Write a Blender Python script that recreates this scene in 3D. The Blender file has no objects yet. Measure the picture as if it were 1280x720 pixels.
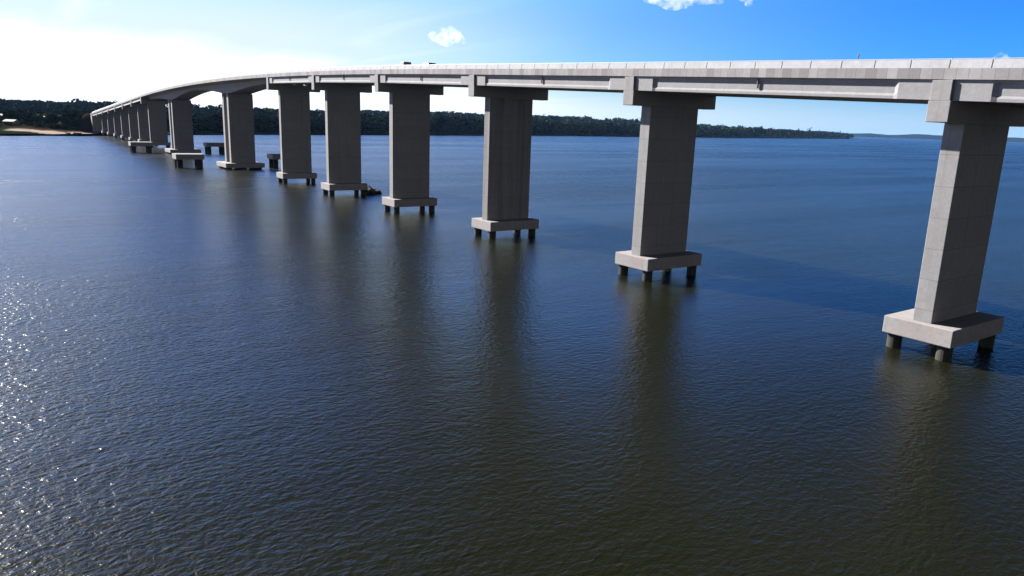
import bpy, bmesh, math, random
import numpy as np
from mathutils import Vector, Matrix, noise as mnoise

random.seed(7)
rng = np.random.default_rng(7)
scene = bpy.context.scene
COL = scene.collection

# ------------------------------------------------------------------ camera
cam_d = bpy.data.cameras.new("camera")
cam_d.sensor_width = 36.0
cam_d.lens = 36.0 * 902.0 / 1280.0
cam_d.clip_start = 0.5
cam_d.clip_end = 60000.0
cam = bpy.data.objects.new("camera", cam_d)
COL.objects.link(cam)
CAM = Vector((-62.12, -26.43, 16.8))
pitch, roll, head = map(math.radians, (12.84, 1.94, 35.19))
fw = Vector((math.sin(head) * math.cos(pitch), math.cos(head) * math.cos(pitch), -math.sin(pitch)))
rt = Vector((math.cos(head), -math.sin(head), 0.0))
up = rt.cross(fw)
rt2 = rt * math.cos(roll) + up * math.sin(roll)
up2 = -rt * math.sin(roll) + up * math.cos(roll)
M = Matrix((rt2, up2, -fw)).transposed().to_4x4()
M.translation = CAM
cam.matrix_world = M
scene.camera = cam

# ------------------------------------------------------------------ light
SUN_AZ = math.radians(-22.0)      # clockwise from +Y
SUN_EL = math.radians(30.0)
SUN_STRENGTH = 5.0
HAZE = 0.000018
SKY_STRENGTH = 0.05
scene.view_settings.view_transform = 'Standard'
scene.view_settings.look = 'None'
scene.view_settings.exposure = 1.78
scene.view_settings.gamma = 1.0
scene.view_settings.use_curve_mapping = False
scene.cycles.max_bounces = 6
scene.cycles.transparent_max_bounces = 8
scene.cycles.volume_bounces = 4
scene.cycles.use_denoising = True

sun_d = bpy.data.lights.new("sun", 'SUN')
sun_d.energy = SUN_STRENGTH
sun_d.angle = math.radians(0.53)
sun_d.color = (1.0, 0.97, 0.935)
sun = bpy.data.objects.new("sun", sun_d)
COL.objects.link(sun)
sdir = Vector((math.sin(SUN_AZ) * math.cos(SUN_EL), math.cos(SUN_AZ) * math.cos(SUN_EL), math.sin(SUN_EL)))
sun.rotation_euler = sdir.to_track_quat('Z', 'Y').to_euler()
sun.location = (-120, 300, 300)


class NT:
    """small helper to wire shader nodes"""
    def __init__(self, tree):
        self.t = tree
        self.n = tree.nodes
        self.l = tree.links

    def node(self, kind, **kw):
        nd = self.n.new(kind)
        for k, v in kw.items():
            setattr(nd, k, v)
        return nd

    def put(self, sock, v):
        if isinstance(v, bpy.types.NodeSocket):
            self.l.new(v, sock)
        elif v is not None:
            sock.default_value = v

    def math(self, op, a, b=None, c=None, clamp=False):
        nd = self.node('ShaderNodeMath', operation=op, use_clamp=clamp)
        self.put(nd.inputs[0], a)
        if b is not None:
            self.put(nd.inputs[1], b)
        if c is not None:
            self.put(nd.inputs[2], c)
        return nd.outputs[0]

    def mix(self, f, a, b, blend='MIX'):
        nd = self.node('ShaderNodeMix', data_type='RGBA', blend_type=blend)
        self.put(nd.inputs[0], f)
        self.put(nd.inputs[6], a)
        self.put(nd.inputs[7], b)
        return nd.outputs[2]

    def noise(self, vec, scale, detail=3.0, rough=0.5, dist=0.0):
        nd = self.node('ShaderNodeTexNoise')
        if vec is not None:
            self.put(nd.inputs['Vector'], vec)
        nd.inputs['Scale'].default_value = scale
        nd.inputs['Detail'].default_value = detail
        nd.inputs['Roughness'].default_value = rough
        nd.inputs['Distortion'].default_value = dist
        return nd.outputs['Fac']

    def ramp(self, f, a, b, lo=0.0, hi=1.0, smooth=True):
        nd = self.node('ShaderNodeMapRange')
        nd.interpolation_type = 'SMOOTHSTEP' if smooth else 'LINEAR'
        self.put(nd.inputs['Value'], f)
        nd.inputs['From Min'].default_value = a
        nd.inputs['From Max'].default_value = b
        nd.inputs['To Min'].default_value = lo
        nd.inputs['To Max'].default_value = hi
        return nd.outputs['Result']

    def mapping(self, vec, scale=(1, 1, 1), rot=(0, 0, 0), loc=(0, 0, 0)):
        nd = self.node('ShaderNodeMapping')
        self.put(nd.inputs['Vector'], vec)
        nd.inputs['Scale'].default_value = scale
        nd.inputs['Rotation'].default_value = rot
        nd.inputs['Location'].default_value = loc
        return nd.outputs[0]

    def sep(self, vec):
        nd = self.node('ShaderNodeSeparateXYZ')
        self.put(nd.inputs[0], vec)
        return nd.outputs

    def comb(self, x, y, z):
        nd = self.node('ShaderNodeCombineXYZ')
        for s, v in zip(nd.inputs, (x, y, z)):
            self.put(s, v)
        return nd.outputs[0]


# ------------------------------------------------------------------ sky
world = bpy.data.worlds.new("World")
scene.world = world
world.use_nodes = True
w = NT(world.node_tree)
w.n.clear()
sky = w.node('ShaderNodeTexSky', sky_type='NISHITA')
sky.sun_disc = False
sky.sun_elevation = SUN_EL
sky.sun_rotation = SUN_AZ
sky.altitude = 100.0
sky.air_density = 1.0
sky.dust_density = 0.5
sky.ozone_density = 2.5
hs = w.node('ShaderNodeHueSaturation')
hs.inputs['Saturation'].default_value = 1.25
hs.inputs['Value'].default_value = 1.0
w.put(hs.inputs['Color'], sky.outputs[0])
gen = w.node('ShaderNodeTexCoord').outputs['Generated']
gx, gy, gz = w.sep(gen)[:3]
# thin cirrus: a high layer of streaks, densest towards the sun side
zc = w.math('MAXIMUM', gz, 0.015)
px = w.math('DIVIDE', gx, w.math('ADD', zc, 0.03))
py = w.math('DIVIDE', gy, w.math('ADD', zc, 0.03))
lay = w.comb(px, py, 0.0)
st = w.noise(w.mapping(lay, scale=(0.55, 0.10, 1), rot=(0, 0, 0.35)), 1.6, 6.0, 0.55, 0.4)
az = w.math('ARCTAN2', gx, gy)                      # clockwise from +Y, radians
el = w.math('ARCSINE', gz)
# the lit cirrus bank hangs low on the left of the view and thins out to the right
edge = w.math('SUBTRACT', 0.098, w.math('MULTIPLY', az, 0.075))
low = w.ramp(w.math('SUBTRACT', edge, w.math('ADD', el, w.math('MULTIPLY', w.math('SUBTRACT', st, 0.5), 0.05))), -0.012, 0.035)
side = w.ramp(az, 0.85, 0.20)
bank = w.math('MULTIPLY', low, side)
wisps = w.math('MULTIPLY', w.ramp(st, 0.50, 0.78), w.ramp(az, 0.75, -0.1, 0.0, 0.7))
cir = w.math('MAXIMUM', w.math('MULTIPLY', bank, 0.9), wisps)
cir = w.math('MULTIPLY', cir, w.math('MULTIPLY', w.ramp(el, -0.01, 0.03), w.ramp(el, 0.30, 0.12)))
# air: deep blue away from the sun, pale haze along the horizon
sdot = w.node('ShaderNodeVectorMath', operation='DOT_PRODUCT')
w.put(sdot.inputs[0], gen)
sdot.inputs[1].default_value = sdir
away = w.ramp(sdot.outputs['Value'], 0.74, 0.05)
c0 = w.mix(w.ramp(el, 0.12, 0.26), (0.80, 0.93, 1.0, 1), (0.98, 1.70, 3.30, 1))  # unseen sky above the left side boosted blue to brighten the water
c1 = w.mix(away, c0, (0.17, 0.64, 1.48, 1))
skyc = w.mix(1.0, hs.outputs[0], c1, 'MULTIPLY')
veil = w.math('MULTIPLY', w.ramp(sdot.outputs['Value'], 0.42, 0.76), w.ramp(el, 0.20, 0.09, 0.0, 0.9))
skyc = w.mix(veil, skyc, (5.9, 6.9, 7.5, 1))
rear = w.math('MAXIMUM', w.ramp(sdot.outputs['Value'], 0.05, -0.55), w.ramp(gy, 0.24, -0.12))  # made-up grey sky behind the viewer, sets the light on shaded faces
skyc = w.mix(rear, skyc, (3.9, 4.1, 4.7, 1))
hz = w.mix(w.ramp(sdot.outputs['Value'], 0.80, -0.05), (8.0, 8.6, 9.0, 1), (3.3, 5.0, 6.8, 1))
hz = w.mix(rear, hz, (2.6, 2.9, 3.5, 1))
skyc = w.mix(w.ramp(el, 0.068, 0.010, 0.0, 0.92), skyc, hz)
up_dark = w.ramp(w.math('SUBTRACT', el, w.math('MULTIPLY', w.math('SUBTRACT', 1.0, away), 0.09)), 0.15, 0.38)  # unseen sky overhead darkened to dim shaded faces and near water
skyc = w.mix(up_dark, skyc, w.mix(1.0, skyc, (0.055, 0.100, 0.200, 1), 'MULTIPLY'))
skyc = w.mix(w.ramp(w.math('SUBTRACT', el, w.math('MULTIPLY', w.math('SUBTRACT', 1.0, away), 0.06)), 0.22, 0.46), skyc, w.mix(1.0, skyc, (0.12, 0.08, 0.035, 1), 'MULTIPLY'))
skyc = w.mix(w.math('MULTIPLY', cir, w.ramp(gy, 0.0, 0.3)), skyc, (11.0, 11.2, 11.6, 1.0))
bg = w.node('ShaderNodeBackground')
skyc = w.mix(1.0, skyc, (0.80, 0.80, 0.80, 1), 'MULTIPLY')
bg.inputs['Strength'].default_value = SKY_STRENGTH
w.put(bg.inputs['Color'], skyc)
wo = w.node('ShaderNodeOutputWorld')
w.l.new(bg.outputs[0], wo.inputs['Surface'])


# ------------------------------------------------------------------ mesh helpers
class MB:
    """collects boxes, prisms and tubes; build() links them as ONE mesh object"""
    def __init__(self):
        self.v = []
        self.f = []

    def add(self, verts, faces):
        b = len(self.v)
        self.v += [tuple(p) for p in verts]
        self.f += [tuple(b + i for i in q) for q in faces]

    def box(self, x0, x1, y0, y1, z0, z1):
        vs = [(x, y, z) for z in (z0, z1) for y in (y0, y1) for x in (x0, x1)]
        self.add(vs, [(0, 2, 3, 1), (4, 5, 7, 6), (0, 1, 5, 4), (1, 3, 7, 5), (3, 2, 6, 7), (2, 0, 4, 6)])

    def loft(self, sections, closed=True, caps=True):
        n = len(sections[0])
        vs = [p for s in sections for p in s]
        fs = []
        for k in range(len(sections) - 1):
            for i in range(n if closed else n - 1):
                j = (i + 1) % n
                fs.append((k * n + i, k * n + j, (k + 1) * n + j, (k + 1) * n + i))
        if caps and closed:
            fs.append(tuple(range(n - 1, -1, -1)))
            fs.append(tuple((len(sections) - 1) * n + i for i in range(n)))
        self.add(vs, fs)

    def tube(self, p0, p1, r0, r1=None, n=12, caps=True):
        p0, p1 = Vector(p0), Vector(p1)
        r1 = r0 if r1 is None else r1
        d = (p1 - p0).normalized()
        a = d.cross(Vector((0, 0, 1)) if abs(d.z) < 0.9 else Vector((1, 0, 0))).normalized()
        b = d.cross(a)
        secs = []
        for p, r in ((p0, r0), (p1, r1)):
            secs.append([p + (a * math.cos(2 * math.pi * i / n) + b * math.sin(2 * math.pi * i / n)) * r for i in range(n)])
        self.loft(secs, True, caps)

    def build(self, name, mat, parent=None, bevel=0.0, smooth=False):
        me = bpy.data.meshes.new(name)
        me.from_pydata(self.v, [], self.f)
        me.update()
        bm = bmesh.new()
        bm.from_mesh(me)
        bmesh.ops.recalc_face_normals(bm, faces=bm.faces)
        bm.to_mesh(me)
        bm.free()
        if smooth:
            me.polygons.foreach_set('use_smooth', [True] * len(me.polygons))
        me.materials.append(mat)
        o = bpy.data.objects.new(name, me)
        COL.objects.link(o)
        if parent is not None:
            o.parent = parent
        if bevel:
            m = o.modifiers.new('bevel', 'BEVEL')
            m.width = bevel
            m.segments = 2
            m.limit_method = 'ANGLE'
        return o


def fast_mesh(name, verts, faces, mat, attrs=None, parent=None, smooth=False):
    """numpy mesh: verts (n,3), faces (m,k)"""
    verts = np.asarray(verts, np.float32)
    faces = np.asarray(faces, np.int32)
    me = bpy.data.meshes.new(name)
    k = faces.shape[1]
    me.vertices.add(len(verts))
    me.vertices.foreach_set('co', verts.ravel())
    me.loops.add(faces.size)
    me.loops.foreach_set('vertex_index', faces.ravel())
    me.polygons.add(len(faces))
    me.polygons.foreach_set('loop_start', np.arange(0, faces.size, k, dtype=np.int32))
    me.polygons.foreach_set('loop_total', np.full(len(faces), k, np.int32))
    if smooth:
        me.polygons.foreach_set('use_smooth', np.ones(len(faces), bool))
    me.update(calc_edges=True)
    for nm, arr in (attrs or {}).items():
        at = me.attributes.new(nm, 'FLOAT', 'POINT')
        at.data.foreach_set('value', np.asarray(arr, np.float32))
    me.validate()
    me.materials.append(mat)
    o = bpy.data.objects.new(name, me)
    COL.objects.link(o)
    if parent is not None:
        o.parent = parent
    return o


def empty(name, loc=(0, 0, 0), rz=0.0):
    o = bpy.data.objects.new(name, None)
    o.empty_display_size = 1.0
    o.location = loc
    o.rotation_euler = (0, 0, rz)
    COL.objects.link(o)
    return o


def tag(o, label=None, cat=None, group=None, kind=None):
    for k, v in (('label', label), ('category', cat), ('group', group), ('kind', kind)):
        if v is not None:
            o[k] = v
    return o


# ------------------------------------------------------------------ materials
def new_mat(name):
    m = bpy.data.materials.new(name)
    m.use_nodes = True
    nt = NT(m.node_tree)
    bs = nt.n['Principled BSDF']
    return m, nt, bs


def simple(name, col, rough=0.7, metal=0.0, var=0.15, scale=3.0):
    m, t, b = new_mat(name)
    co = t.node('ShaderNodeTexCoord').outputs['Object']
    n = t.noise(co, scale, 4.0, 0.6)
    lo = tuple(c * (1 - var) for c in col) + (1,)
    hi = tuple(min(1, c * (1 + var)) for c in col) + (1,)
    t.put(b.inputs['Base Color'], t.mix(n, lo, hi))
    b.inputs['Roughness'].default_value = rough
    b.inputs['Metallic'].default_value = metal
    return m


def concrete(name, *, warm=0.0, col=(0.237, 0.228, 0.226), lift=2.4, panel=0.0, stain=0.0, streak=0.42, wet=0.0):
    m, t, b = new_mat(name)
    co = t.node('ShaderNodeTexCoord').outputs['Object']
    x, y, z = t.sep(co)[:3]
    big = t.noise(co, 0.35, 5.0, 0.6)
    fine = t.noise(co, 4.0, 5.0, 0.65)
    c = t.mix(big, tuple(v * 0.80 for v in col) + (1,), tuple(v * 1.14 for v in col) + (1,))
    c = t.mix(t.ramp(fine, 0.35, 0.75, 0.0, 0.35), c, tuple(v * 0.62 for v in col) + (1,))
    pt = t.noise(co, 0.9, 3.0, 0.5, 0.8)
    c = t.mix(t.ramp(pt, 0.50, 0.70, 0.0, 0.28), c, (col[0] * 0.72, col[1] * 0.66, col[2] * 0.62, 1))
    c = t.mix(t.ramp(t.noise(t.mapping(co, loc=(7, 3, 1)), 1.4, 4.0, 0.6), 0.52, 0.70, 0.0, 0.2), c, tuple(min(1, v * 1.3) for v in col) + (1,))
    if warm:
        c = t.mix(t.ramp(t.noise(t.mapping(co, loc=(11, 5, 2)), 0.55, 4.0, 0.6), 0.42, 0.66, 0.0, warm), c, (0.30, 0.17, 0.105, 1))
    # rain streaks running down the faces
    sv = t.noise(t.mapping(co, scale=(1.6, 1.6, 0.06)), 1.3, 4.0, 0.6)
    c = t.mix(t.ramp(sv, 0.52, 0.78, 0.0, streak), c, tuple(v * 0.5 for v in (col[0], col[1] * 0.95, col[2] * 0.85)) + (1,))
    if lift:
        fr = t.math('FRACT', t.math('DIVIDE', z, lift))
        ln = t.math('LESS_THAN', t.math('ABSOLUTE', t.math('SUBTRACT', fr, 0.5)), 0.012)
        c = t.mix(t.math('MULTIPLY', ln, 0.55), c, tuple(v * 0.45 for v in col) + (1,))
        # each pour has its own tint
        wn = t.node('ShaderNodeTexWhiteNoise', noise_dimensions='2D')
        t.put(wn.inputs['Vector'], t.comb(t.math('FLOOR', t.math('ADD', t.math('DIVIDE', z, lift), 0.5)), t.math('FLOOR', t.math('DIVIDE', y, 16.0)), 0.0))
        c = t.mix(t.math('MULTIPLY', wn.outputs[0], 0.24), c, tuple(v * 0.6 for v in col) + (1,))
    if panel:
        py_ = t.math('DIVIDE', y, panel)
        wn = t.node('ShaderNodeTexWhiteNoise', noise_dimensions='1D')
        t.put(wn.inputs['W'], t.math('FLOOR', py_))
        c = t.mix(t.math('MULTIPLY', wn.outputs[0], 0.75), c, tuple(v * 0.45 for v in (col[0] * 1.04, col[1], col[2])) + (1,))
        fr = t.math('FRACT', py_)
        ln = t.math('LESS_THAN', fr, 0.05)
        c = t.mix(t.math('MULTIPLY', ln, 0.6), c, tuple(v * 0.3 for v in col) + (1,))
    if stain:
        s1 = t.noise(t.mapping(co, scale=(0.9, 0.9, 0.03), loc=(3.1, 0, 0)), 0.9, 3.0, 0.55)
        c = t.mix(t.ramp(s1, 0.36, 0.68, 0.0, stain), c, (0.05, 0.035, 0.028, 1))
    if wet:
        zz = t.math('ADD', z, t.math('MULTIPLY', t.math('SUBTRACT', fine, 0.5), 0.5))
        c = t.mix(t.ramp(zz, wet + 0.25, wet - 0.25), c, (0.035, 0.036, 0.028, 1))
    t.put(b.inputs['Base Color'], c)
    b.inputs['Roughness'].default_value = 0.88
    b.inputs['Specular IOR Level'].default_value = 0.25
    bp = t.node('ShaderNodeBump')
    bp.inputs['Strength'].default_value = 0.35
    bp.inputs['Distance'].default_value = 0.03
    t.put(bp.inputs['Height'], t.noise(co, 6.0, 5.0, 0.7))
    t.l.new(bp.outputs[0], b.inputs['Normal'])
    return m


M_CONC = concrete('concrete')
M_STAIN = concrete('concrete_stained', stain=0.42)
M_CAP = concrete('concrete_cap', col=(0.249, 0.239, 0.237), lift=0.0, streak=0.35)
M_FOOT = concrete('concrete_footing', warm=0.15, col=(0.262, 0.248, 0.242), lift=0.0, streak=0.25)
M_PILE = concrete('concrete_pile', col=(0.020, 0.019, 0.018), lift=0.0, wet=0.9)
M_GIRD = concrete('concrete_girder', col=(0.255, 0.246, 0.248), lift=0.0, streak=0.15)
M_FASC = concrete('concrete_fascia', col=(0.290, 0.274, 0.274), lift=0.0, panel=0.83, streak=0.3)
M_WHITE = concrete('concrete_parapet', col=(0.35, 0.345, 0.355), lift=0.0, streak=0.3)
M_RAIL = simple('galvanised_rail', (0.55, 0.56, 0.58), 0.45, 0.6)
M_ROAD = simple('asphalt', (0.05, 0.05, 0.052), 0.9, var=0.25, scale=2.0)
M_PAINT = simple('road_paint', (0.75, 0.73, 0.68), 0.6, var=0.08)


# ------------------------------------------------------------------ river bed, water
def sheet(name, x0, x1, y0, y1, z, mat):
    mb = MB()
    mb.add([(x0, y0, z), (x1, y0, z), (x1, y1, z), (x0, y1, z)], [(0, 1, 2, 3)])
    return mb.build(name, mat)


M_BED = simple('river_mud', (0.08, 0.065, 0.045), 0.95)
bed = sheet('river_bed', -15000, 16000, -15000, 16000, -6.0, M_BED)
tag(bed, kind='structure')

m, t, b = new_mat('river_water')
geo = t.node('ShaderNodeNewGeometry').outputs['Position']
# patches of wind: calmer and rougher lanes drawn out across the river
lane = t.noise(t.mapping(geo, scale=(0.0032, 0.022, 1.0), rot=(0, 0, 0.52)), 1.0, 4.0, 0.6)
patch = t.noise(geo, 0.022, 3.0, 0.55)
amp = t.math('ADD', t.ramp(lane, 0.36, 0.66, 0.75, 1.18), t.math('MULTIPLY', t.math('SUBTRACT', patch, 0.5), 0.7))
n1 = t.noise(t.mapping(geo, scale=(0.16, 0.42, 1.0), rot=(0, 0, 0.75)), 1.0, 2.0, 0.5, 0.6)
n2 = t.noise(t.mapping(geo, scale=(1.5, 2.5, 1.0), rot=(0, 0, 0.95)), 1.0, 3.0, 0.55, 0.5)
n3 = t.noise(t.mapping(geo, scale=(2.6, 3.6, 1.0), rot=(0, 0, 0.4)), 1.0, 2.0, 0.5)
hgt = t.math('ADD', t.math('MULTIPLY', n1, 0.085), t.math('ADD', t.math('MULTIPLY', n2, 0.10), t.math('MULTIPLY', n3, 0.056)))
# a slick of calmer water in the lee upstream of the near piers
dv = t.node('ShaderNodeVectorMath', operation='DISTANCE')
t.put(dv.inputs[0], geo)
dv.inputs[1].default_value = (-26.0, 2.0, 0.0)
calm = t.ramp(t.math('ADD', dv.outputs['Value'], t.math('MULTIPLY', t.math('SUBTRACT', patch, 0.5), 40.0)), 14.0, 72.0, 0.50, 1.55)
hgt = t.math('MULTIPLY', hgt, t.math('MULTIPLY', amp, calm))
bp = t.node('ShaderNodeBump')
bp.inputs['Strength'].default_value = 1.0
bp.inputs['Distance'].default_value = 1.0
t.put(bp.inputs['Height'], hgt)
t.l.new(bp.outputs[0], b.inputs['Normal'])
t.put(b.inputs['Base Color'], t.mix(patch, (0.0058, 0.0064, 0.0024, 1), (0.0080, 0.0085, 0.0032, 1)))
t.put(b.inputs['Roughness'], t.ramp(lane, 0.36, 0.66, 0.225, 0.285))
b.inputs['IOR'].default_value = 1.33
b.inputs['Specular IOR Level'].default_value = 0.36
M_WATER = m
water = sheet('river_water', -14900, 15900, -14900, 15900, 0.0, M_WATER)
tag(water, kind='structure')


# ------------------------------------------------------------------ bridge
G0, G1, YV, LV = 0.0385, -0.043, 215.0, 290.0
ZV = 20.9 + G0 * YV


def F(y):
    """underside of the deck edge, metres above the water: rising grade, crest curve, falling grade"""
    a, e = YV - LV / 2, YV + LV / 2
    if y <= a:
        return 20.9 + G0 * y
    if y >= e:
        return ZV + G1 * (y - YV)
    return 20.9 + G0 * y + (G1 - G0) / (2 * LV) * (y - a) ** 2


Y_START, Y_END = -80.0, 581.0
NEAR = [-64 + 32 * i for i in range(8)]            # ... 160
FAR = [357 + 32 * i for i in range(8)]             # ... 581
MAIN = [214.0, 303.0]

bridge = empty('road_bridge', (0, 0, 0))
tag(bridge, 'long grey concrete road bridge on wall piers rising in a gentle hump across the river', 'bridge')

# deck slab
ys = [Y_START + i * (Y_END - Y_START) / 231 for i in range(232)]
mb = MB()
mb.loft([[(-6.36, y, F(y)), (6.36, y, F(y)), (6.36, y, F(y) + .5), (-6.36, y, F(y) + .5)] for y in ys])
mb.build('deck_slab', M_GIRD, bridge)
mb = MB()
mb.loft([[(-6.0, y, F(y) + .504), (6.0, y, F(y) + .504)] for y in ys], closed=False)
road = mb.build('roadway', M_ROAD, bridge)
mb = MB()
for x in (-5.3, 5.3):
    mb.loft([[(x - .06, y, F(y) + .508), (x + .06, y, F(y) + .508)] for y in ys], closed=False)
y = Y_START + 2
while y < Y_END - 6:
    mb.add([(-.06, y, F(y) + .508), (.06, y, F(y) + .508), (.06, y + 3, F(y + 3) + .508), (-.06, y + 3, F(y + 3) + .508)], [(0, 1, 2, 3)])
    y += 9
mb.build('lane_marking', M_PAINT, road)
for s in (-1, 1):
    mb = MB()
    mb.loft([[(s * 6.363, y, F(y) - .03), (s * 6.54, y, F(y) - .03), (s * 6.54, y, F(y) + .74), (s * 6.363, y, F(y) + .74)] for y in ys])
    mb.build('fascia', M_FASC, bridge, bevel=0.015)
    mb = MB()
    y = Y_START
    while y < Y_END - 2.8:
        secs = []
        for yy in (y + .03, y + 2.72):
            f = F(yy)
            secs.append([(s * 6.02, yy, f + .51), (s * 6.357, yy, f + .51), (s * 6.357, yy, f + .745), (s * 6.50, yy, f + .745),
                         (s * 6.40, yy, f + 1.34), (s * 6.20, yy, f + 1.34)])
        mb.loft(secs)
        y += 2.75
    par = mb.build('parapet', M_WHITE, bridge, bevel=0.012)
    mb = MB()
    y = Y_START
    while y < Y_END - 2.8:
        mb.tube((s * 6.3, y, F(y) + .6), (s * 6.3, y, F(y) + 1.43), .04, n=6)
        y += 2.75
    yy = [Y_START + i * (Y_END - Y_START - 3) / 120 for i in range(121)]
    mb.loft([[(s * 6.3 + .028 * math.cos(a), q, F(q) + 1.39 + .028 * math.sin(a)) for a in (0, 1.57, 3.14, 4.71)] for q in yy])
    mb.build('handrail', M_RAIL, par)


# precast girders of the approach spans
def gsec(x, y, half_end):
    f = F(y) - .004
    if half_end:
        h = .42
        return [(x - h, y, f - 1.45), (x + h, y, f - 1.45), (x + h, y, f - 1.1), (x + h, y, f - .9), (x + h, y, f - .3), (x + h, y, f - .2), (x + h, y, f),
                (x - h, y, f), (x - h, y, f - .2), (x - h, y, f - .3), (x - h, y, f - .9), (x - h, y, f - 1.1)]
    return [(x - .31, y, f - 1.45), (x + .31, y, f - 1.45), (x + .31, y, f - 1.22), (x + .20, y, f - 1.05), (x + .20, y, f - .28), (x + .34, y, f - .16), (x + .34, y, f),
            (x - .34, y, f), (x - .34, y, f - .16), (x - .20, y, f - .28), (x - .20, y, f - 1.05), (x - .31, y, f - 1.22)]


def girder(x, ya, yb):
    y0, y1 = ya + .73, yb - .73
    mb = MB()
    f0, f1 = F(y0), F(y1)
    secs = []
    for yy, e in ((y0, 1), (y0 + 2.5, 1), (y0 + 2.85, 0), (y1 - 2.85, 0), (y1 - 2.5, 1), (y1, 1)):
        s = gsec(x, yy, e)
        k = f0 + (f1 - f0) * (yy - y0) / (y1 - y0) - F(yy)
        secs.append([(p[0], p[1], p[2] + k - .01) for p in s])
    mb.loft(secs)
    return mb.build('girder', M_GIRD, bridge, bevel=0.012)


spans = [(NEAR[i], NEAR[i + 1]) for i in range(1, len(NEAR) - 1)] + [(FAR[i], FAR[i + 1]) for i in range(len(FAR) - 1)]
for ya, yb in spans:
    for x in (-5.95, -2.97, 0, 2.97, 5.95):
        girder(x, ya, yb)
for ya, yb in spans:                                # rain outlets under the deck edge
    if ya >= 0 and ya < 160 or ya < 0:
        mb = MB()
        y = ya + 15.9
        mb.tube((-6.27, y, F(y) + .02), (-6.27, y, F(y) - .95), .085, n=10)
        mb.box(-6.37, -6.17, y - .13, y + .13, F(y) - .12, F(y) - .02)
        mb.build('drain_pipe', simple('drain_pvc', (0.06, 0.06, 0.06), 0.6), bridge)


# haunched box girder over the navigation span
def depth(y):
    if y <= MAIN[0]:
        d = max(0.0, 1 - (MAIN[0] - 3.8 - y) / 41) if y < MAIN[0] - 3.8 else 1.0
    elif y >= MAIN[1]:
        d = max(0.0, 1 - (y - MAIN[1] - 3.8) / 41) if y > MAIN[1] + 3.8 else 1.0
    else:
        q = min(y - MAIN[0], MAIN[1] - y) - 3.8
        d = 1.0 if q < 0 else max(0.0, 1 - q / 41)
    return 1.15 + 2.15 * d ** 1.6


yy = sorted(set([160.74 + i * (356.26 - 160.74) / 90 for i in range(91)] + [MAIN[0] - 3.8, MAIN[0] + 3.8, MAIN[1] - 3.8, MAIN[1] + 3.8]))
mb = MB()
mb.loft([[(-3.1, y, F(y) - depth(y)), (3.1, y, F(y) - depth(y)), (3.5, y, F(y) - .35), (4.6, y, F(y) - .005), (-4.6, y, F(y) - .005), (-3.5, y, F(y) - .35)] for y in yy])
mb.build('box_girder', M_GIRD, bridge)

# piers of the approach spans
FT, FB, CBOT = 2.6, 1.2, 3.0


def approach_pier(y, mat=M_CONC, foot=True):
    f = F(y)
    zb = FT
    mb = MB()
    mb.box(-3.79, 3.79, y - .73, y + .73, zb - .02, f - CBOT + .01)
    col = mb.build('pier', mat, bridge, bevel=0.05)
    mb = MB()
    mb.box(-6.6, 6.6, y - .78, y + .78, f - CBOT, f - 1.49)
    cap = mb.build('pier_cap', M_CAP, col, bevel=0.04)
    mb = MB()
    for s in (-1, 1):
        a, c = sorted((s * 6.598, s * 5.2))
        mb.box(a, c, y - .70, y + .70, f - 1.493, f - .065)
    for x in (-4.45, -1.48, 1.48, 4.45):
        mb.box(x - 1.0, x + 1.0, y - .16, y + .16, f - 1.493, f - .05)
    mb.build('end_block', M_CAP, col, bevel=0.03)
    mb = MB()
    for x in (-5.95, -2.97, 0, 2.97, 5.95):
        pass
    if foot:
        mb = MB()
        mb.box(-4.43, 4.43, y - 2.67, y + 2.67, FB, FT)
        mb.build('footing', M_FOOT, col, bevel=0.06)
        for sx in (-1, 1):
            for sy in (-1, 1):
                mb = MB()
                mb.tube((sx * 3.65, y + sy * 1.95, -6.0), (sx * 3.65, y + sy * 1.95, FB + .05), .56, n=20)
                mb.build('pile', M_PILE, col, smooth=False)
    return col


for y in NEAR[1:]:
    p = approach_pier(y, M_STAIN if y == 64 else M_CONC)
    if y == 64:
        p['label'] = 'wall pier with long dark brown rain stains down its shaded face'
for y in FAR[:-1]:
    approach_pier(y)


def main_pier(y):
    f = F(y)
    mb = MB()
    for s in (-1, 1):
        mb.box(-3.7, 3.7, y + s * 2.9 - .95, y + s * 2.9 + .95, 1.88, f - 3.25)
    col = mb.build('main_pier', M_CONC, bridge, bevel=0.05)
    mb = MB()
    mb.box(-5.9, 5.9, y - 6.0, y + 6.0, .55, 1.9)
    mb.build('footing', M_FOOT, col, bevel=0.08)
    for ix in range(3):
        for iy in range(3):
            mb = MB()
            px_, py_ = (-4.6, 0, 4.6)[ix], y + (-4.7, 0, 4.7)[iy]
            mb.tube((px_, py_, -6), (px_, py_, .6), .7, n=18)
            mb.build('pile', M_PILE, col)
    return col


for y in MAIN:
    main_pier(y)

# abutment on the far bank
mb = MB()
mb.box(-6.7, 6.7, Y_END - 1.0, Y_END + 6, -2, F(Y_END) - 1.49)
mb.box(-6.7, 6.7, Y_END + .02, Y_END + 6, F(Y_END) - 1.49, F(Y_END) + .46)
mb.build('abutment', M_CAP, bridge, bevel=0.05)

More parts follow.
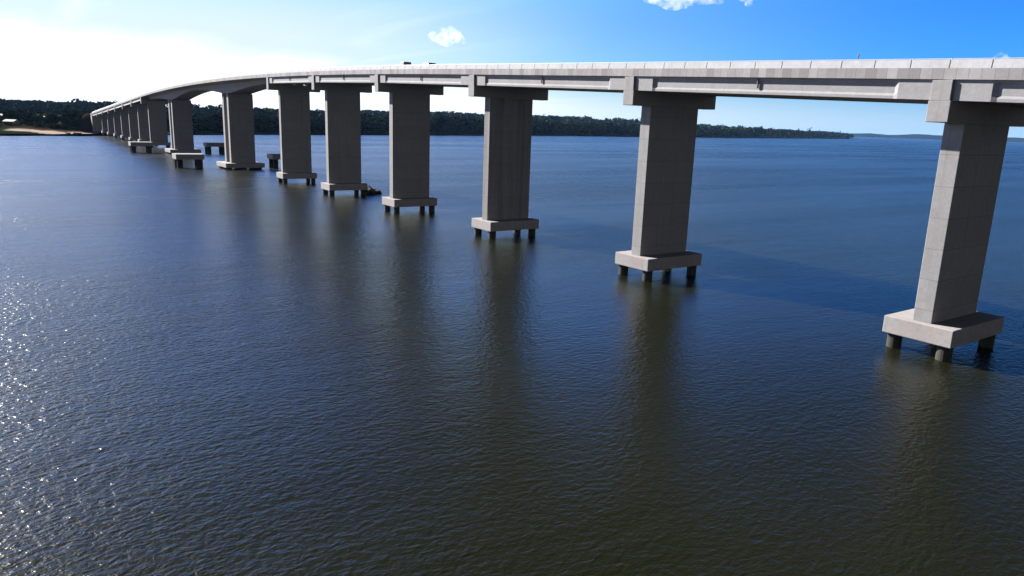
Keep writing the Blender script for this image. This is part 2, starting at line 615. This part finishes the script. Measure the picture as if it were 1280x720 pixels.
# protective dolphins beside the two main piers
k = 0
for y, sx, lab in ((214 + 4, -1, 'low concrete dolphin on four fat piles, nearest to the viewer, left of the twin-walled pier'),
                   (214 + 4, 1, 'low concrete dolphin half hidden behind the wall pier right of the navigation span'),
                   (303 + 8, -1, 'far low concrete dolphin on the open water side of the second main pier'),
                   (303 + 8, 1, 'far low concrete dolphin seen under the arched span, beside the twin-walled pier')):
    d = empty('mooring_dolphin', (sx * 14.6, y, 0))
    tag(d, lab, 'dolphin', 'concrete dolphins guarding the navigation span')
    mb = MB()
    mb.box(-4.1, 4.1, -3.2, 3.2, 2.7, 4.3)
    mb.build('cap_slab', M_CONC, d, bevel=0.06)
    for ax in (-1, 1):
        for ay in (-1, 1):
            mb = MB()
            mb.tube((ax * 2.9, ay * 2.1, -6), (ax * 2.9, ay * 2.1, 2.75), .85, n=20)
            mb.build('pile', M_PILE, d)

# heap of drift wood caught on the fifth pier's footing
M_DRIFT = simple('wet_driftwood', (0.012, 0.011, 0.010), 0.9)
M_DRIFT2 = simple('drift_weed', (0.006, 0.008, 0.006), 0.95)
dr = empty('drift_heap', (7.3, 128.6, 0))
tag(dr, 'dark heap of driftwood and weed caught against a pier footing', 'drift heap')
mb = MB()
bmx = bmesh.new()
bmesh.ops.create_icosphere(bmx, subdivisions=3, radius=1.0)
vs = []
for v in bmx.verts:
    n_ = mnoise.noise(v.co * 2.1) * .35 + mnoise.noise(v.co * 5) * .15
    p = v.co * (1 + n_)
    vs.append((p.x * 2.0 - .2, p.y * 2.4, max(-.4, p.z * 1.0 * (2.3 if p.x < -.3 else 1.1))))
mb.add(vs, [tuple(v.index for v in f.verts) for f in bmx.faces])
bmx.free()
mb.build('weed_mass', M_DRIFT2, dr)
for i in range(9):
    mb = MB()
    a = random.uniform(0, 6.28)
    L = random.uniform(1.5, 3.2)
    p0 = Vector((random.uniform(-1.6, 1.2), random.uniform(-1.4, 1.4), random.uniform(.1, .6)))
    p1 = p0 + Vector((math.cos(a) * L, math.sin(a) * L * .8, random.uniform(-.4, .5)))
    mid = (p0 + p1) / 2 + Vector((random.uniform(-.2, .2), random.uniform(-.2, .2), random.uniform(0, .3)))
    mb.tube(p0, mid, .16, .12, n=8)
    mb.tube(mid, p1, .12, .05, n=8)
    mb.build('log', M_DRIFT, dr)


# ------------------------------------------------------------------ traffic on the deck
def car(name, y, x, col, lab, cat, pickup=False, heading=0.0, tall=1.0):
    z = F(y) + .506
    r = empty(name, (x, y, z), heading)
    r.rotation_euler = (math.atan(F(y + 1) - F(y)), 0, heading)
    r.scale = (1, 1, tall)
    tag(r, lab, cat)
    mp = simple(name + '_paint', col, 0.7, 0.0, var=0.05)
    glass = simple('car_glass', (0.02, 0.025, 0.03), 0.3, var=0.0)
    rub = simple('car_rubber', (0.02, 0.02, 0.02), 0.8)
    if pickup:
        prof = [(-2.5, .45), (2.5, .45), (2.55, .85), (1.5, 1.02), (.85, 1.72), (-.55, 1.74), (-.75, 1.05), (-2.5, 1.05)]
        win = [(1.32, 1.06), (.83, 1.62), (-.45, 1.64), (-.58, 1.06)]
    else:
        prof = [(-2.1, .40), (2.1, .40), (2.15, .72), (1.15, .92), (.45, 1.42), (-.95, 1.46), (-1.75, 1.0), (-2.12, .95)]
        win = [(1.0, .96), (.42, 1.35), (-.9, 1.38), (-1.5, 1.0)]
    mb = MB()
    mb.loft([[(s * (.85 if q[1] < 1.1 else .68), q[0], q[1]) for q in prof] for s in (-1, 1)])
    body = mb.build('body', mp, r, bevel=0.06)
    for s in (-1, 1):
        mb = MB()
        mb.loft([[(s * (.86 if q[1] < 1.1 else .69) + e, q[0], q[1]) for q in win] for e in (0, s * .02)])
        mb.build('side_window', glass, r)
    for yy_ in (1.35, -1.35):
        for s in (-1, 1):
            mb = MB()
            mb.tube((s * .62, yy_, .33), (s * .88, yy_, .33), .33, n=18)
            wh = mb.build('wheel', rub, r, bevel=0.03)
            mb = MB()
            mb.tube((s * .87, yy_, .33), (s * .895, yy_, .33), .19, n=12)
            mb.build('rim', M_RAIL, wh)
    for s in (-1, 1):
        mb = MB()
        mb.box(s * .62 - .16, s * .62 + .16, prof[2][0] - .06, prof[2][0] + .012, .62, .74)
        mb.build('headlight', M_PAINT, r)
    return r


car('car', 84.2, -2.5, (0.02, 0.022, 0.025), 'dark car on the bridge deck, its roof showing above the white parapet', 'car', tall=1.03)
car('pickup', 92.6, -2.5, (0.16, 0.18, 0.18), 'pale grey pickup on the bridge deck, its cab showing above the white parapet', 'pickup truck', True, tall=1.02)
# short post on the parapet
mb = MB()
yp = 10.7 - 4
mb.tube((-6.1, 6.9, F(6.9) + .5), (-6.1, 6.9, F(6.9) + 1.75), .035, n=8)
mb.box(-6.15, -6.05, 6.84, 6.96, F(6.9) + 1.66, F(6.9) + 1.80)
tag(mb.build('marker_post', simple('post_grey', (0.16, 0.16, 0.17), 0.8)), 'short grey marker post sticking up above the near white parapet', 'post')


# ------------------------------------------------------------------ banks
E_, N_ = np.array((.907, .421)), np.array((-.421, .907))
O_ = np.array((0.0, 586.0))
shore_pts = np.array([(-1500, 250), (-900, 330), (-400, 440), (-150, 505), (-61.8, 538), (-35.9, 548), (0, 586), (113, 649), (330, 771), (707, 940), (1406, 1182), (3051, 1822), (3350, 1990)], float)
su = (shore_pts - O_) @ E_
sv_ = (shore_pts - O_) @ N_


def shore_v(u):
    return np.interp(u, su, sv_) + 2.5 * np.sin(u * .061) + 1.5 * np.sin(u * .17 + 1) + 6 * np.sin(u * .011)


def fbm(u, v, s):
    return (np.sin(u * s + 1.3 * np.sin(v * s * .7)) + np.sin(v * s * 1.3 + 1.7 * np.sin(u * s * .6 + 2)) + .5 * np.sin(u * s * 2.3 + v * s * 1.9)) / 2.5


def smooth(a, b_, x):
    q = np.clip((x - a) / (b_ - a), 0, 1)
    return q * q * (3 - 2 * q)


def ground(u, d):
    """height of the bank at u along the shore, d inland"""
    z = np.where(d < 0, d * .12, 0)
    z = z + smooth(0, 14, d) * 1.6 + smooth(14, 42, d) * 3.2 + smooth(40, 160, d) * 2.5
    left = smooth(420, 60, u)
    dh = 650 + 1150 * left
    amp = np.interp(u, [-300, 300, 390, 450, 580, 730, 985, 1210, 1556, 1910, 2554, 2800, 3300], [15, 15, 13, 8, 3, 5, 12, 18, 20, 27, 22, 18, 12])
    ridge = amp * smooth(.12, 1.0, d / dh)
    z = z + ridge * (1 + .10 * fbm(u, d, .006)) + smooth(60, 300, d) * 1.5 * fbm(u, d, .02)
    # road embankment behind the abutment
    x = u * E_[0] + (d + shore_v(u)) * N_[0]
    y = O_[1] + u * E_[1] + (d + shore_v(u)) * N_[1]
    top = np.maximum(F(Y_END) + .45 - .012 * np.maximum(y - 581, 0), 0)
    fill = np.clip(top - np.maximum(np.abs(x) - 8, 0) / 1.8, 0, None) * smooth(578, 592, y) * smooth(1500, 900, y)
    return np.maximum(z, fill)


def uv2xyz(u, d):
    v = shore_v(u) + d
    return O_[0] + u * E_[0] + v * N_[0], O_[1] + u * E_[1] + v * N_[1], ground(u, d)


ug = np.concatenate([np.arange(-1500, -130, 40.0), np.arange(-130, 160, 2.5), np.arange(160, 900, 12.0), np.arange(900, 3560, 40.0)])
dg = np.concatenate([[-40, -12, -4], np.arange(0, 60, 2.5), np.arange(60, 160, 6.0), np.arange(160, 700, 30.0), np.arange(700, 2700, 90.0)])
U, Dd = np.meshgrid(ug, dg, indexing='ij')
X, Y, Z = uv2xyz(U, Dd)
near_j = smooth(200, 100, U) * smooth(1, 8, Dd) * smooth(300, 60, Dd)
Z = Z + near_j * .35 * (fbm(U, Dd, .31) + .6 * fbm(U + 9, Dd, .9))
verts = np.stack([X, Y, Z], -1).reshape(-1, 3)
nu, nd_ = len(ug), len(dg)
idx = np.arange(nu * nd_).reshape(nu, nd_)
faces = np.stack([idx[:-1, :-1], idx[1:, :-1], idx[1:, 1:], idx[:-1, 1:]], -1).reshape(-1, 4)
# where sand and red earth lie
wob = 4 * fbm(U, Dd, .13)
sand_hi = np.interp(U, [-120, -90, -72, -60, -48, -35, -15, 0, 30, 70], [2, 3, 14, 27, 20, 11, 6, 4, 3, 2])
sand_lo = np.interp(U, [-120, -80, -66, -56, -48], [22, 20, 15, 7, -1])
sand = smooth(0, 4, sand_hi + wob * .6 - Dd) * smooth(-1, 2, Dd - sand_lo) * smooth(120, 40, U) * smooth(-140, -90, U)
red = smooth(0, 6, sand_hi + 15 + wob * 2 - Dd) * smooth(-1, 1, Dd - sand_lo) * smooth(4, -14, U) * smooth(-66, -52, U)

m, t, b = new_mat('river_bank')
co = t.node('ShaderNodeTexCoord').outputs['Object']
gn = t.noise(co, .09, 5.0, .65)
gf = t.noise(co, .7, 4.0, .65)
c = t.mix(gn, (0.009, 0.014, 0.007, 1), (0.018, 0.023, 0.011, 1))
c = t.mix(t.ramp(gf, .4, .7, 0, .5), c, (0.008, 0.013, 0.007, 1))
ar = t.node('ShaderNodeAttribute', attribute_name='red_earth').outputs['Fac']
asd = t.node('ShaderNodeAttribute', attribute_name='sand').outputs['Fac']
c = t.mix(t.math('MULTIPLY', ar, t.ramp(gf, .3, .6, .55, 1.0)), c, (0.050, 0.023, 0.017, 1))
c = t.mix(asd, c, t.mix(gf, (0.26, 0.215, 0.175, 1), (0.38, 0.325, 0.275, 1)))
t.put(b.inputs['Base Color'], c)
b.inputs['Roughness'].default_value = 1.0
b.inputs['Specular IOR Level'].default_value = 0.0
bank = fast_mesh('river_bank', verts, faces, m, {'sand': sand.ravel(), 'red_earth': red.ravel()}, smooth=True)
tag(bank, kind='structure')

# road on the embankment
ry = np.arange(Y_END + 6.2, 900, 8.0)
mb = MB()
secs = []
for y in ry:
    zz = F(Y_END) + .55 - .012 * max(y - 581, 0)
    secs.append([(-4.5, y, zz), (4.5, y, zz)])
mb.loft(secs, closed=False)
tag(mb.build('road', M_ROAD), kind='structure')


# ------------------------------------------------------------------ foliage
def leaf_mat(name, a, c2, attr=True):
    m, t, b = new_mat(name)
    co = t.node('ShaderNodeTexCoord').outputs['Object']
    n = t.noise(co, .35, 3.0, .6)
    if attr:
        at = t.node('ShaderNodeAttribute', attribute_name='tint').outputs['Fac']
        f_ = t.math('ADD', t.math('MULTIPLY', at, .7), t.math('MULTIPLY', n, .3))
    else:
        f_ = n
    t.put(b.inputs['Base Color'], t.mix(f_, a + (1,), c2 + (1,)))
    b.inputs['Roughness'].default_value = 0.9
    b.inputs['Specular IOR Level'].default_value = 0.0
    return m


M_FOREST = leaf_mat('forest_leaves', (0.007, 0.012, 0.008), (0.016, 0.023, 0.011))
M_LEAF = {'dark': leaf_mat('dark_leaves', (0.010, 0.018, 0.010), (0.026, 0.038, 0.015)),
          'olive': leaf_mat('olive_leaves', (0.060, 0.070, 0.024), (0.12, 0.12, 0.045)),
          'mid': leaf_mat('green_leaves', (0.030, 0.048, 0.018), (0.075, 0.095, 0.032))}
M_BARK = simple('bark', (0.10, 0.075, 0.055), 0.9, var=.3)


def crowns(cx, cy, cz, rad, hgt, nf, size, tint):
    """leaf clumps through the volume of many lumpy crowns: arrays in, verts/faces/tint out"""
    n = len(cx)
    # each crown is a handful of lobes
    nl = 7
    la = rng.uniform(0, 2 * np.pi, (n, nl))
    lr = rng.uniform(.15, .62, (n, nl))
    lz = rng.uniform(-.30, .52, (n, nl))
    ls = rng.uniform(.32, .58, (n, nl))
    pick = rng.integers(0, nl, (n, nf))
    ii = np.arange(n)[:, None]
    dv = rng.normal(size=(n, nf, 3))
    dv /= np.linalg.norm(dv, axis=2, keepdims=True)
    rr = rng.uniform(.55, 1.0, (n, nf)) ** .5
    s = ls[ii, pick]
    X = lr[ii, pick] * np.cos(la[ii, pick]) + dv[..., 0] * rr * s
    Yy = lr[ii, pick] * np.sin(la[ii, pick]) + dv[..., 1] * rr * s
    Zz = lz[ii, pick] + dv[..., 2] * rr * s * .8
    P = np.stack([cx[:, None] + X * rad[:, None], cy[:, None] + Yy * rad[:, None], cz[:, None] + Zz * hgt[:, None]], -1)
    # each clump is a tilted quad facing mostly outwards
    nrm = dv + rng.normal(scale=.55, size=dv.shape)
    nrm /= np.linalg.norm(nrm, axis=2, keepdims=True)
    h = rng.normal(size=dv.shape)
    a = np.cross(nrm, h)
    a /= np.linalg.norm(a, axis=2, keepdims=True) + 1e-9
    b_ = np.cross(nrm, a)
    sz = size[:, None, None] * rng.uniform(.55, 1.25, (n, nf, 1))
    q = np.stack([P - a * sz - b_ * sz * .6, P + a * sz * .8 - b_ * sz, P + a * sz + b_ * sz * .7, P - a * sz * .7 + b_ * sz], 2)
    V = q.reshape(-1, 3)
    Fc = np.arange(len(V)).reshape(-1, 4)
    T = np.repeat((np.clip(tint[:, None] + rng.normal(scale=.16, size=(n, nf)), 0, 1)).ravel(), 4)
    return V, Fc, T


def scatter(u0, u1, d0, d1, step, jit=.45):
    us = np.arange(u0, u1, step)
    ds = np.arange(d0, d1, step)
    if len(ds) == 0:
        ds = np.array([d0])
    uu, dd = np.meshgrid(us, ds, indexing='ij')
    uu = uu + rng.uniform(-jit, jit, uu.shape) * step
    dd = dd + rng.uniform(-jit, jit, dd.shape) * step
    return uu.ravel(), dd.ravel()


M_HILL = leaf_mat('hazy_hill_leaves', (0.016, 0.030, 0.022), (0.030, 0.046, 0.028))  # distance haze put into the leaf colour: lighter and bluer


def wood(name, regions, label, mat):
    Vs, Fs, Ts, off = [], [], [], 0
    for (u0, u1, d0, d1, step, hh, nf, keep) in regions:
        uu, dd = scatter(u0, u1, d0, d1, step)
        k = rng.uniform(size=len(uu)) < keep
        uu, dd = uu[k], dd[k]
        x, y, z = uv2xyz(uu, dd)
        ok = (np.abs(x) > 36) | (y > 980)
        x, y, z = x[ok], y[ok], z[ok]
        n = len(x)
        h = hh * rng.uniform(.6, 1.35, n) * (1 + .22 * fbm(x, y, .03))
        h = np.where(rng.uniform(size=n) < .05, h * 1.3, h)
        rad = np.maximum(step * .78, h * .36) * rng.uniform(.8, 1.2, n)
        V, Fc, T = crowns(x, y, z + h * .55, rad, h * .62, nf, rad * .16, rng.uniform(0, 1, n) ** 1.6)
        Vs.append(V); Fs.append(Fc + off); Ts.append(T); off += len(V)
    o = fast_mesh(name, np.concatenate(Vs), np.concatenate(Fs), mat, {'tint': np.concatenate(Ts)})
    tag(o, label, 'forest', kind='stuff')
    return o


wood('riverside_forest', [
    (60, 150, 6, 60, 6.5, 6.0, 110, 1.0),
    (150, 420, 6, 60, 7.5, 8.5, 90, 1.0),
    (420, 1000, 5, 60, 9, 13, 70, 1.0),
    (1000, 1900, 5, 60, 13, 14, 50, 1.0),
    (1900, 3540, 5, 90, 22, 17, 26, 1.0)], 'dark dense forest standing along the far water edge', M_FOREST)
wood('hill_forest', [
    (60, 420, 64, 420, 11, 4.5, 60, .85),
    (-260, 420, 420, 1900, 16, 4.5, 44, .95),
    (-260, 60, 130, 420, 12, 4.5, 40, .38),
    (420, 1900, 64, 760, 18, 11, 40, 1.0),
    (1900, 3500, 90, 500, 30, 14, 22, 1.0)], 'blue green wooded hills rising behind the far bank', M_HILL)

# far low land at the right end of the horizon
az0, az1 = math.radians(52), math.radians(86)
na = 170
Vv, rows = [], []
for k, (R, hk) in enumerate(((8600, 0.0), (8750, .72), (9100, 1.0), (9900, .9), (10800, 0.0))):
    for i in range(na):
        a = az0 + (az1 - az0) * i / (na - 1)
        hh = 54 * (.82 + .16 * math.sin(i * .11) + .10 * math.sin(i * .43 + k) + .07 * mnoise.noise((i * .8, k * 3.1, 0))) * smooth(0, 1, min(i, na - 1 - i) / 14) * (1 - .12 * i / na)
        Vv.append((CAM.x + R * math.sin(a), CAM.y + R * math.cos(a), -1 + hk * float(hh) + (1.5 if hk else 0)))
ix = np.arange(5 * na).reshape(5, na)
Fv = np.stack([ix[:-1, :-1], ix[:-1, 1:], ix[1:, 1:], ix[1:, :-1]], -1).reshape(-1, 4)
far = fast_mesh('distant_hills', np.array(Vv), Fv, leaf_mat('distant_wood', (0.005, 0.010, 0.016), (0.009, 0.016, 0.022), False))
tag(far, kind='structure')


# single trees and bushes on the left bank
def limbs(h, r, seed):
    rnd = random.Random(seed)
    mb = MB()
    p = Vector((0, 0, -.4))
    rr_ = r
    for k in range(4):
        q = p + Vector((rnd.uniform(-.05, .05) * h, rnd.uniform(-.05, .05) * h, h * .14))
        mb.tube(p, q, rr_, rr_ * .82, n=8)
        p, rr_ = q, rr_ * .82
        if k >= 1:
            for j in range(2):
                a = rnd.uniform(0, 6.28)
                mb.tube(p, p + Vector((math.cos(a) * h * .22, math.sin(a) * h * .22, h * .2)), rr_ * .6, rr_ * .2, n=6)
    mb.tube(p, p + Vector((0, 0, h * .3)), rr_, rr_ * .3, n=8)
    return mb


tree_no = 0


def tree(name, u, d, h, rad, kind, label, cat='tree', group=None):
    global tree_no
    tree_no += 1
    x, y, z = uv2xyz(np.array([float(u)]), np.array([float(d)]))
    r = empty(name, (float(x[0]), float(y[0]), float(z[0])))
    tag(r, label, cat, group)
    one = np.array([1.0])
    low = .52 if cat == 'tree' else .40
    V, Fc, T = crowns(0 * one, 0 * one, h * low * one, rad * one, h * .60 * one, 260, rad * .17 * one, .5 * one)
    fast_mesh('crown', V, Fc, M_LEAF[kind], {'tint': T}, parent=r)
    limbs(h, max(.12, h * .028), tree_no).build('trunk', M_BARK, r)
    return r


tree('broadleaf_tree', -40, 62, 8.5, 4.2, 'dark', 'tall dark tree standing over the pale house roof at the left edge')
tree('broadleaf_tree', -26, 92, 7.5, 5.5, 'dark', 'dark spreading tree between the two far pale roofs')
tree('broadleaf_tree', -8, 84, 7.0, 4.8, 'dark', 'round dark tree behind the red earth slope')
tree('broadleaf_tree', -16, 98, 6.0, 4.6, 'mid', 'grey green tree right of the small far roof')
for i, (u, d, h, r_, k_) in enumerate(((-25, 36, 6.0, 4.6, 'dark'), (-19, 41, 7.5, 5.0, 'dark'), (-12, 36, 7.0, 4.6, 'dark'), (-5, 40, 6.5, 4.4, 'dark'), (-16, 30, 4.5, 4.0, 'dark'), (-7, 28, 5.0, 3.8, 'dark'), (0, 31, 5.0, 3.4, 'dark'), (-30, 44, 5.0, 4.2, 'dark'))):
    tree('broadleaf_tree', u, d, h, r_, k_, 'dark rounded tree in the clump between beach and bridge end', 'tree', 'dark trees left of the bridge end')
tree('broadleaf_tree', -9, 56, 9.0, 5.0, 'olive', 'yellow green tree beside the far end of the bridge deck')
tree('broadleaf_tree', -18, 62, 8.0, 5.0, 'olive', 'olive green tree behind the dark clump left of the bridge end')
for i, (u, d, h, r_) in enumerate(((-58, 52, 4, 3.6), (-66, 44, 3.5, 3.2), (-50, 66, 4.5, 4), (-44, 54, 3.4, 3.2), (-37, 46, 3.0, 3.4), (-33, 38, 2.6, 3.0), (-46, 44, 2.6, 2.8), (-70, 34, 3, 3.4), (-30, 56, 3.6, 3.8), (-24, 50, 3.4, 3.8), (-38, 60, 4, 4), (-22, 26, 2.6, 3.2), (-14, 22, 2.4, 3.0), (-28, 30, 2.6, 3.2), (-9, 20, 2.4, 2.8), (-3, 20, 2.6, 2.8), (-62, 40, 3.2, 3.8), (-55, 38, 2.2, 3.0), (-74, 42, 3.4, 4), (-41, 36, 2.2, 3), (-36, 32, 2.0, 2.8), (-48, 50, 3, 3.6), (-30, 24, 2, 2.6), (-18, 17, 1.8, 2.4), (-60, 62, 4, 4.4), (-52, 74, 4, 4.4), (-68, 56, 3.6, 4), (-44, 68, 4, 4.2))):
    tree('bush', u, d, h, r_, 'mid' if i % 2 else 'dark', 'low leafy bush on the red earth slope above the beach', 'bush', 'bushes on the red slope')
for i, (u, d, h, r_) in enumerate(((14, 16, 5, 4.0), (24, 16, 6, 4.4), (34, 16, 7, 5), (44, 16, 8, 5), (54, 14, 9, 5.5))):
    tree('broadleaf_tree', u, d, h, r_, 'dark', 'dark waterside tree behind the far bridge piers', 'tree', 'trees behind the far piers')


# houses on the left bank
def house(u, d, wx, wy, hw, rise, rz, roofc, wallc, lab):
    x, y, z = uv2xyz(np.array([float(u)]), np.array([float(d)]))
    r = empty('house', (float(x[0]), float(y[0]), float(z[0])), rz)
    tag(r, lab, 'house', 'houses on the left bank')
    mw, mr = simple('house_wall', wallc, .9), simple('house_roof', roofc, .8)
    mb = MB()
    mb.loft([[(-wx, yy_, -.6), (wx, yy_, -.6), (wx, yy_, hw), (0, yy_, hw + rise), (-wx, yy_, hw)] for yy_ in (-wy, wy)])
    wl = mb.build('wall', mw, r)
    mb = MB()
    for s in (-1, 1):
        e = .5
        q = [(0, hw + rise + .02), (s * (wx + e), hw - rise * e / wx + .02), (s * (wx + e), hw - rise * e / wx + .16), (0, hw + rise + .16)]
        mb.loft([[(a, yy_, c_) for a, c_ in q] for yy_ in (-wy - .5, wy + .5)])
    mb.build('roof', mr, r)
    mb = MB()
    mb.box(-wx - .04, -wx + .06, -.5, .5, -.3, 2.0)
    mb.build('door', simple('door_wood', (.12, .07, .04), .8), r)
    for yy_ in (-wy * .55, wy * .55):
        f = MB()
        f.box(-wx - .03, -wx + .05, yy_ - .5, yy_ + .5, .9, 2.0)
        f.build('window', simple('window_dark', (.03, .035, .04), .2), r)
    return r


house(-50, 46, 2.8, 3.6, 2.1, 1.1, 0.9, (.30, .27, .26), (.26, .24, .22), 'pale roofed house above the sand at the left edge')
house(-8, 130, 3.2, 4.0, 2.7, 1.2, 1.2, (.40, .40, .40), (.45, .42, .40), 'small far house with a light grey roof among dark trees')
house(20, 104, 3.4, 4.8, 2.6, 1.2, 1.3, (.28, .26, .25), (.22, .20, .18), 'low house with a dusty grey roof behind the red slope')

# canoes drawn up at the water edge
for u, d, lab in ((-33, 1.5, 'short dark canoe on the sand, left one of two'), (-27, -1.0, 'long dark canoe afloat at the edge of the beach')):
    x, y, z = uv2xyz(np.array([float(u)]), np.array([float(d)]))
    r = empty('canoe', (float(x[0]), float(y[0]), max(0.02, float(z[0]))), -.7 if d > 0 else -.2)
    tag(r, lab, 'canoe', 'canoes at the beach')
    L = 2.0 if d > 0 else 2.5
    mb = MB()
    out, inn = [], []
    for i in range(13):
        q = -1 + 2 * i / 12
        wdt = .55 * (1 - q * q) ** .6 + .02
        out.append([(q * L, -wdt, .62 + .2 * q * q), (q * L, -wdt * .7, .05 + .2 * q ** 4), (q * L, 0, -.1 + .25 * q ** 4), (q * L, wdt * .7, .05 + .2 * q ** 4), (q * L, wdt, .62 + .2 * q * q),
                    (q * L, wdt * .86, .6 + .2 * q * q), (q * L, 0, .12 + .25 * q ** 4), (q * L, -wdt * .86, .6 + .2 * q * q)])
    mb.loft(out)
    mb.build('hull', simple('canoe_wood', (.05, .04, .035), .7), r)
    for q in (-.4, .35):
        mb = MB()
        mb.box(q * L - .12, q * L + .12, -.45, .45, .42, .47)
        mb.build('thwart', simple('canoe_seat', (.14, .10, .07), .8), r)

# lattice radio mast on the wooded ridge
xm, ym, zm = uv2xyz(np.array([-120.0]), np.array([1700.0]))
mast = MB()
HM = 34.0
for a in range(3):
    p0 = (math.cos(a * 2.094) * 1.1, math.sin(a * 2.094) * 1.1, -1)
    mast.tube(p0, (math.cos(a * 2.094) * .3, math.sin(a * 2.094) * .3, HM), .16, n=6)
for kz in range(14):
    z0, z1 = kz * HM / 14, (kz + 1) * HM / 14
    for a in range(3):
        r0, r1 = 1.1 - .8 * z0 / HM, 1.1 - .8 * z1 / HM
        mast.tube((math.cos(a * 2.094) * r0, math.sin(a * 2.094) * r0, z0), (math.cos((a + 1) * 2.094) * r1, math.sin((a + 1) * 2.094) * r1, z1), .08, n=5)
mast.tube((0, 0, HM), (0, 0, HM + 4), .1, .04, n=6)
mo = mast.build('radio_mast', simple('mast_steel', (.35, .35, .36), .5, .3))
mo.location = (float(xm[0]), float(ym[0]), float(zm[0]))
tag(mo, 'thin lattice radio mast on the wooded ridge at the left', 'mast')


# ------------------------------------------------------------------ clouds
def cloud_mat():
    m = bpy.data.materials.new('cloud_vapour')
    m.use_nodes = True
    t = NT(m.node_tree)
    t.n.clear()
    co = t.node('ShaderNodeTexCoord').outputs['Object']
    n = t.noise(co, .013, 6.0, .65)
    vol = t.node('ShaderNodeVolumePrincipled')
    vol.inputs['Color'].default_value = (1, 1, 1, 1)
    vol.inputs['Anisotropy'].default_value = 0.2
    t.put(vol.inputs['Density'], t.ramp(n, .44, .72, 0.0, .010))
    o = t.node('ShaderNodeOutputMaterial')
    t.l.new(vol.outputs[0], o.inputs['Volume'])
    return m


M_CLOUD = cloud_mat()


def cloud(azd, eld, dist, wid, blobs, label):
    a, e = math.radians(azd), math.radians(eld)
    c = CAM + Vector((math.sin(a) * math.cos(e), math.cos(a) * math.cos(e), math.sin(e))) * dist
    bm = bmesh.new()
    for (bx, bz, br) in blobs:
        g = bmesh.ops.create_icosphere(bm, subdivisions=3, radius=br * wid)
        off = Vector((math.cos(a) * bx * wid, -math.sin(a) * bx * wid, bz * wid))
        for v in g['verts']:
            nn = 1 + .35 * mnoise.noise(v.co * (3.0 / wid) + Vector((bx * 7, bz * 5, 1))) + .18 * mnoise.noise(v.co * (8.0 / wid))
            v.co = v.co * nn
            if v.co.z < 0:
                v.co.z *= .55
            v.co += off
    me = bpy.data.meshes.new('cloud')
    bm.to_mesh(me)
    bm.free()
    rm = bpy.data.objects.new('cloud', me)
    COL.objects.link(rm)
    rm.location = c
    mdf = rm.modifiers.new('merge', 'REMESH')
    mdf.mode = 'VOXEL'
    mdf.voxel_size = wid * .04
    me.materials.append(M_CLOUD)
    tag(rm, label, 'cloud', 'small white clouds')
    return rm


cloud(29.6, 6.05, 7000, 330, [(-.25, .02, .22), (.02, .16, .26), (.25, .04, .25), (-.42, -.06, .12), (.45, -.07, .14), (0, -.06, .3)], 'small white puffy cloud alone above the two vehicles on the bridge')
cloud(46.9, 9.12, 7000, 720, [(-.3, .06, .2), (0, .05, .26), (.28, .06, .18), (-.1, -.02, .2), (.44, -.02, .08)], 'wide white cloud cut off by the top edge')
cloud(51.5, 9.05, 7000, 190, [(0, .1, .35), (.15, .3, .3), (.1, -.2, .2)], 'small cloud scrap right of the wide cloud at the top edge')
cloud(67.5, 5.0, 7000, 130, [(0, .05, .4), (.3, -.1, .3), (-.25, -.15, .28)], 'tiny white cloud just above the parapet at the right edge')
cloud(57.5, 2.5, 9000, 220, [(-.3, 0, .16), (0, .03, .2), (.3, 0, .14)], 'faint flat cloud low under the deck left of the nearest pier')


# ------------------------------------------------------------------ haze
m = bpy.data.materials.new('river_haze')
m.use_nodes = True
t = NT(m.node_tree)
t.n.clear()
vol = t.node('ShaderNodeVolumePrincipled')
vol.inputs['Color'].default_value = (0.28, 0.54, 1.0, 1)
vol.inputs['Density'].default_value = HAZE
vol.inputs['Anisotropy'].default_value = 0.0
o = t.node('ShaderNodeOutputMaterial')
t.l.new(vol.outputs[0], o.inputs['Volume'])
mb = MB()
mb.box(-15500, 16500, -15500, 16500, -7.0, 95.0)
tag(mb.build('haze', m), kind='stuff')
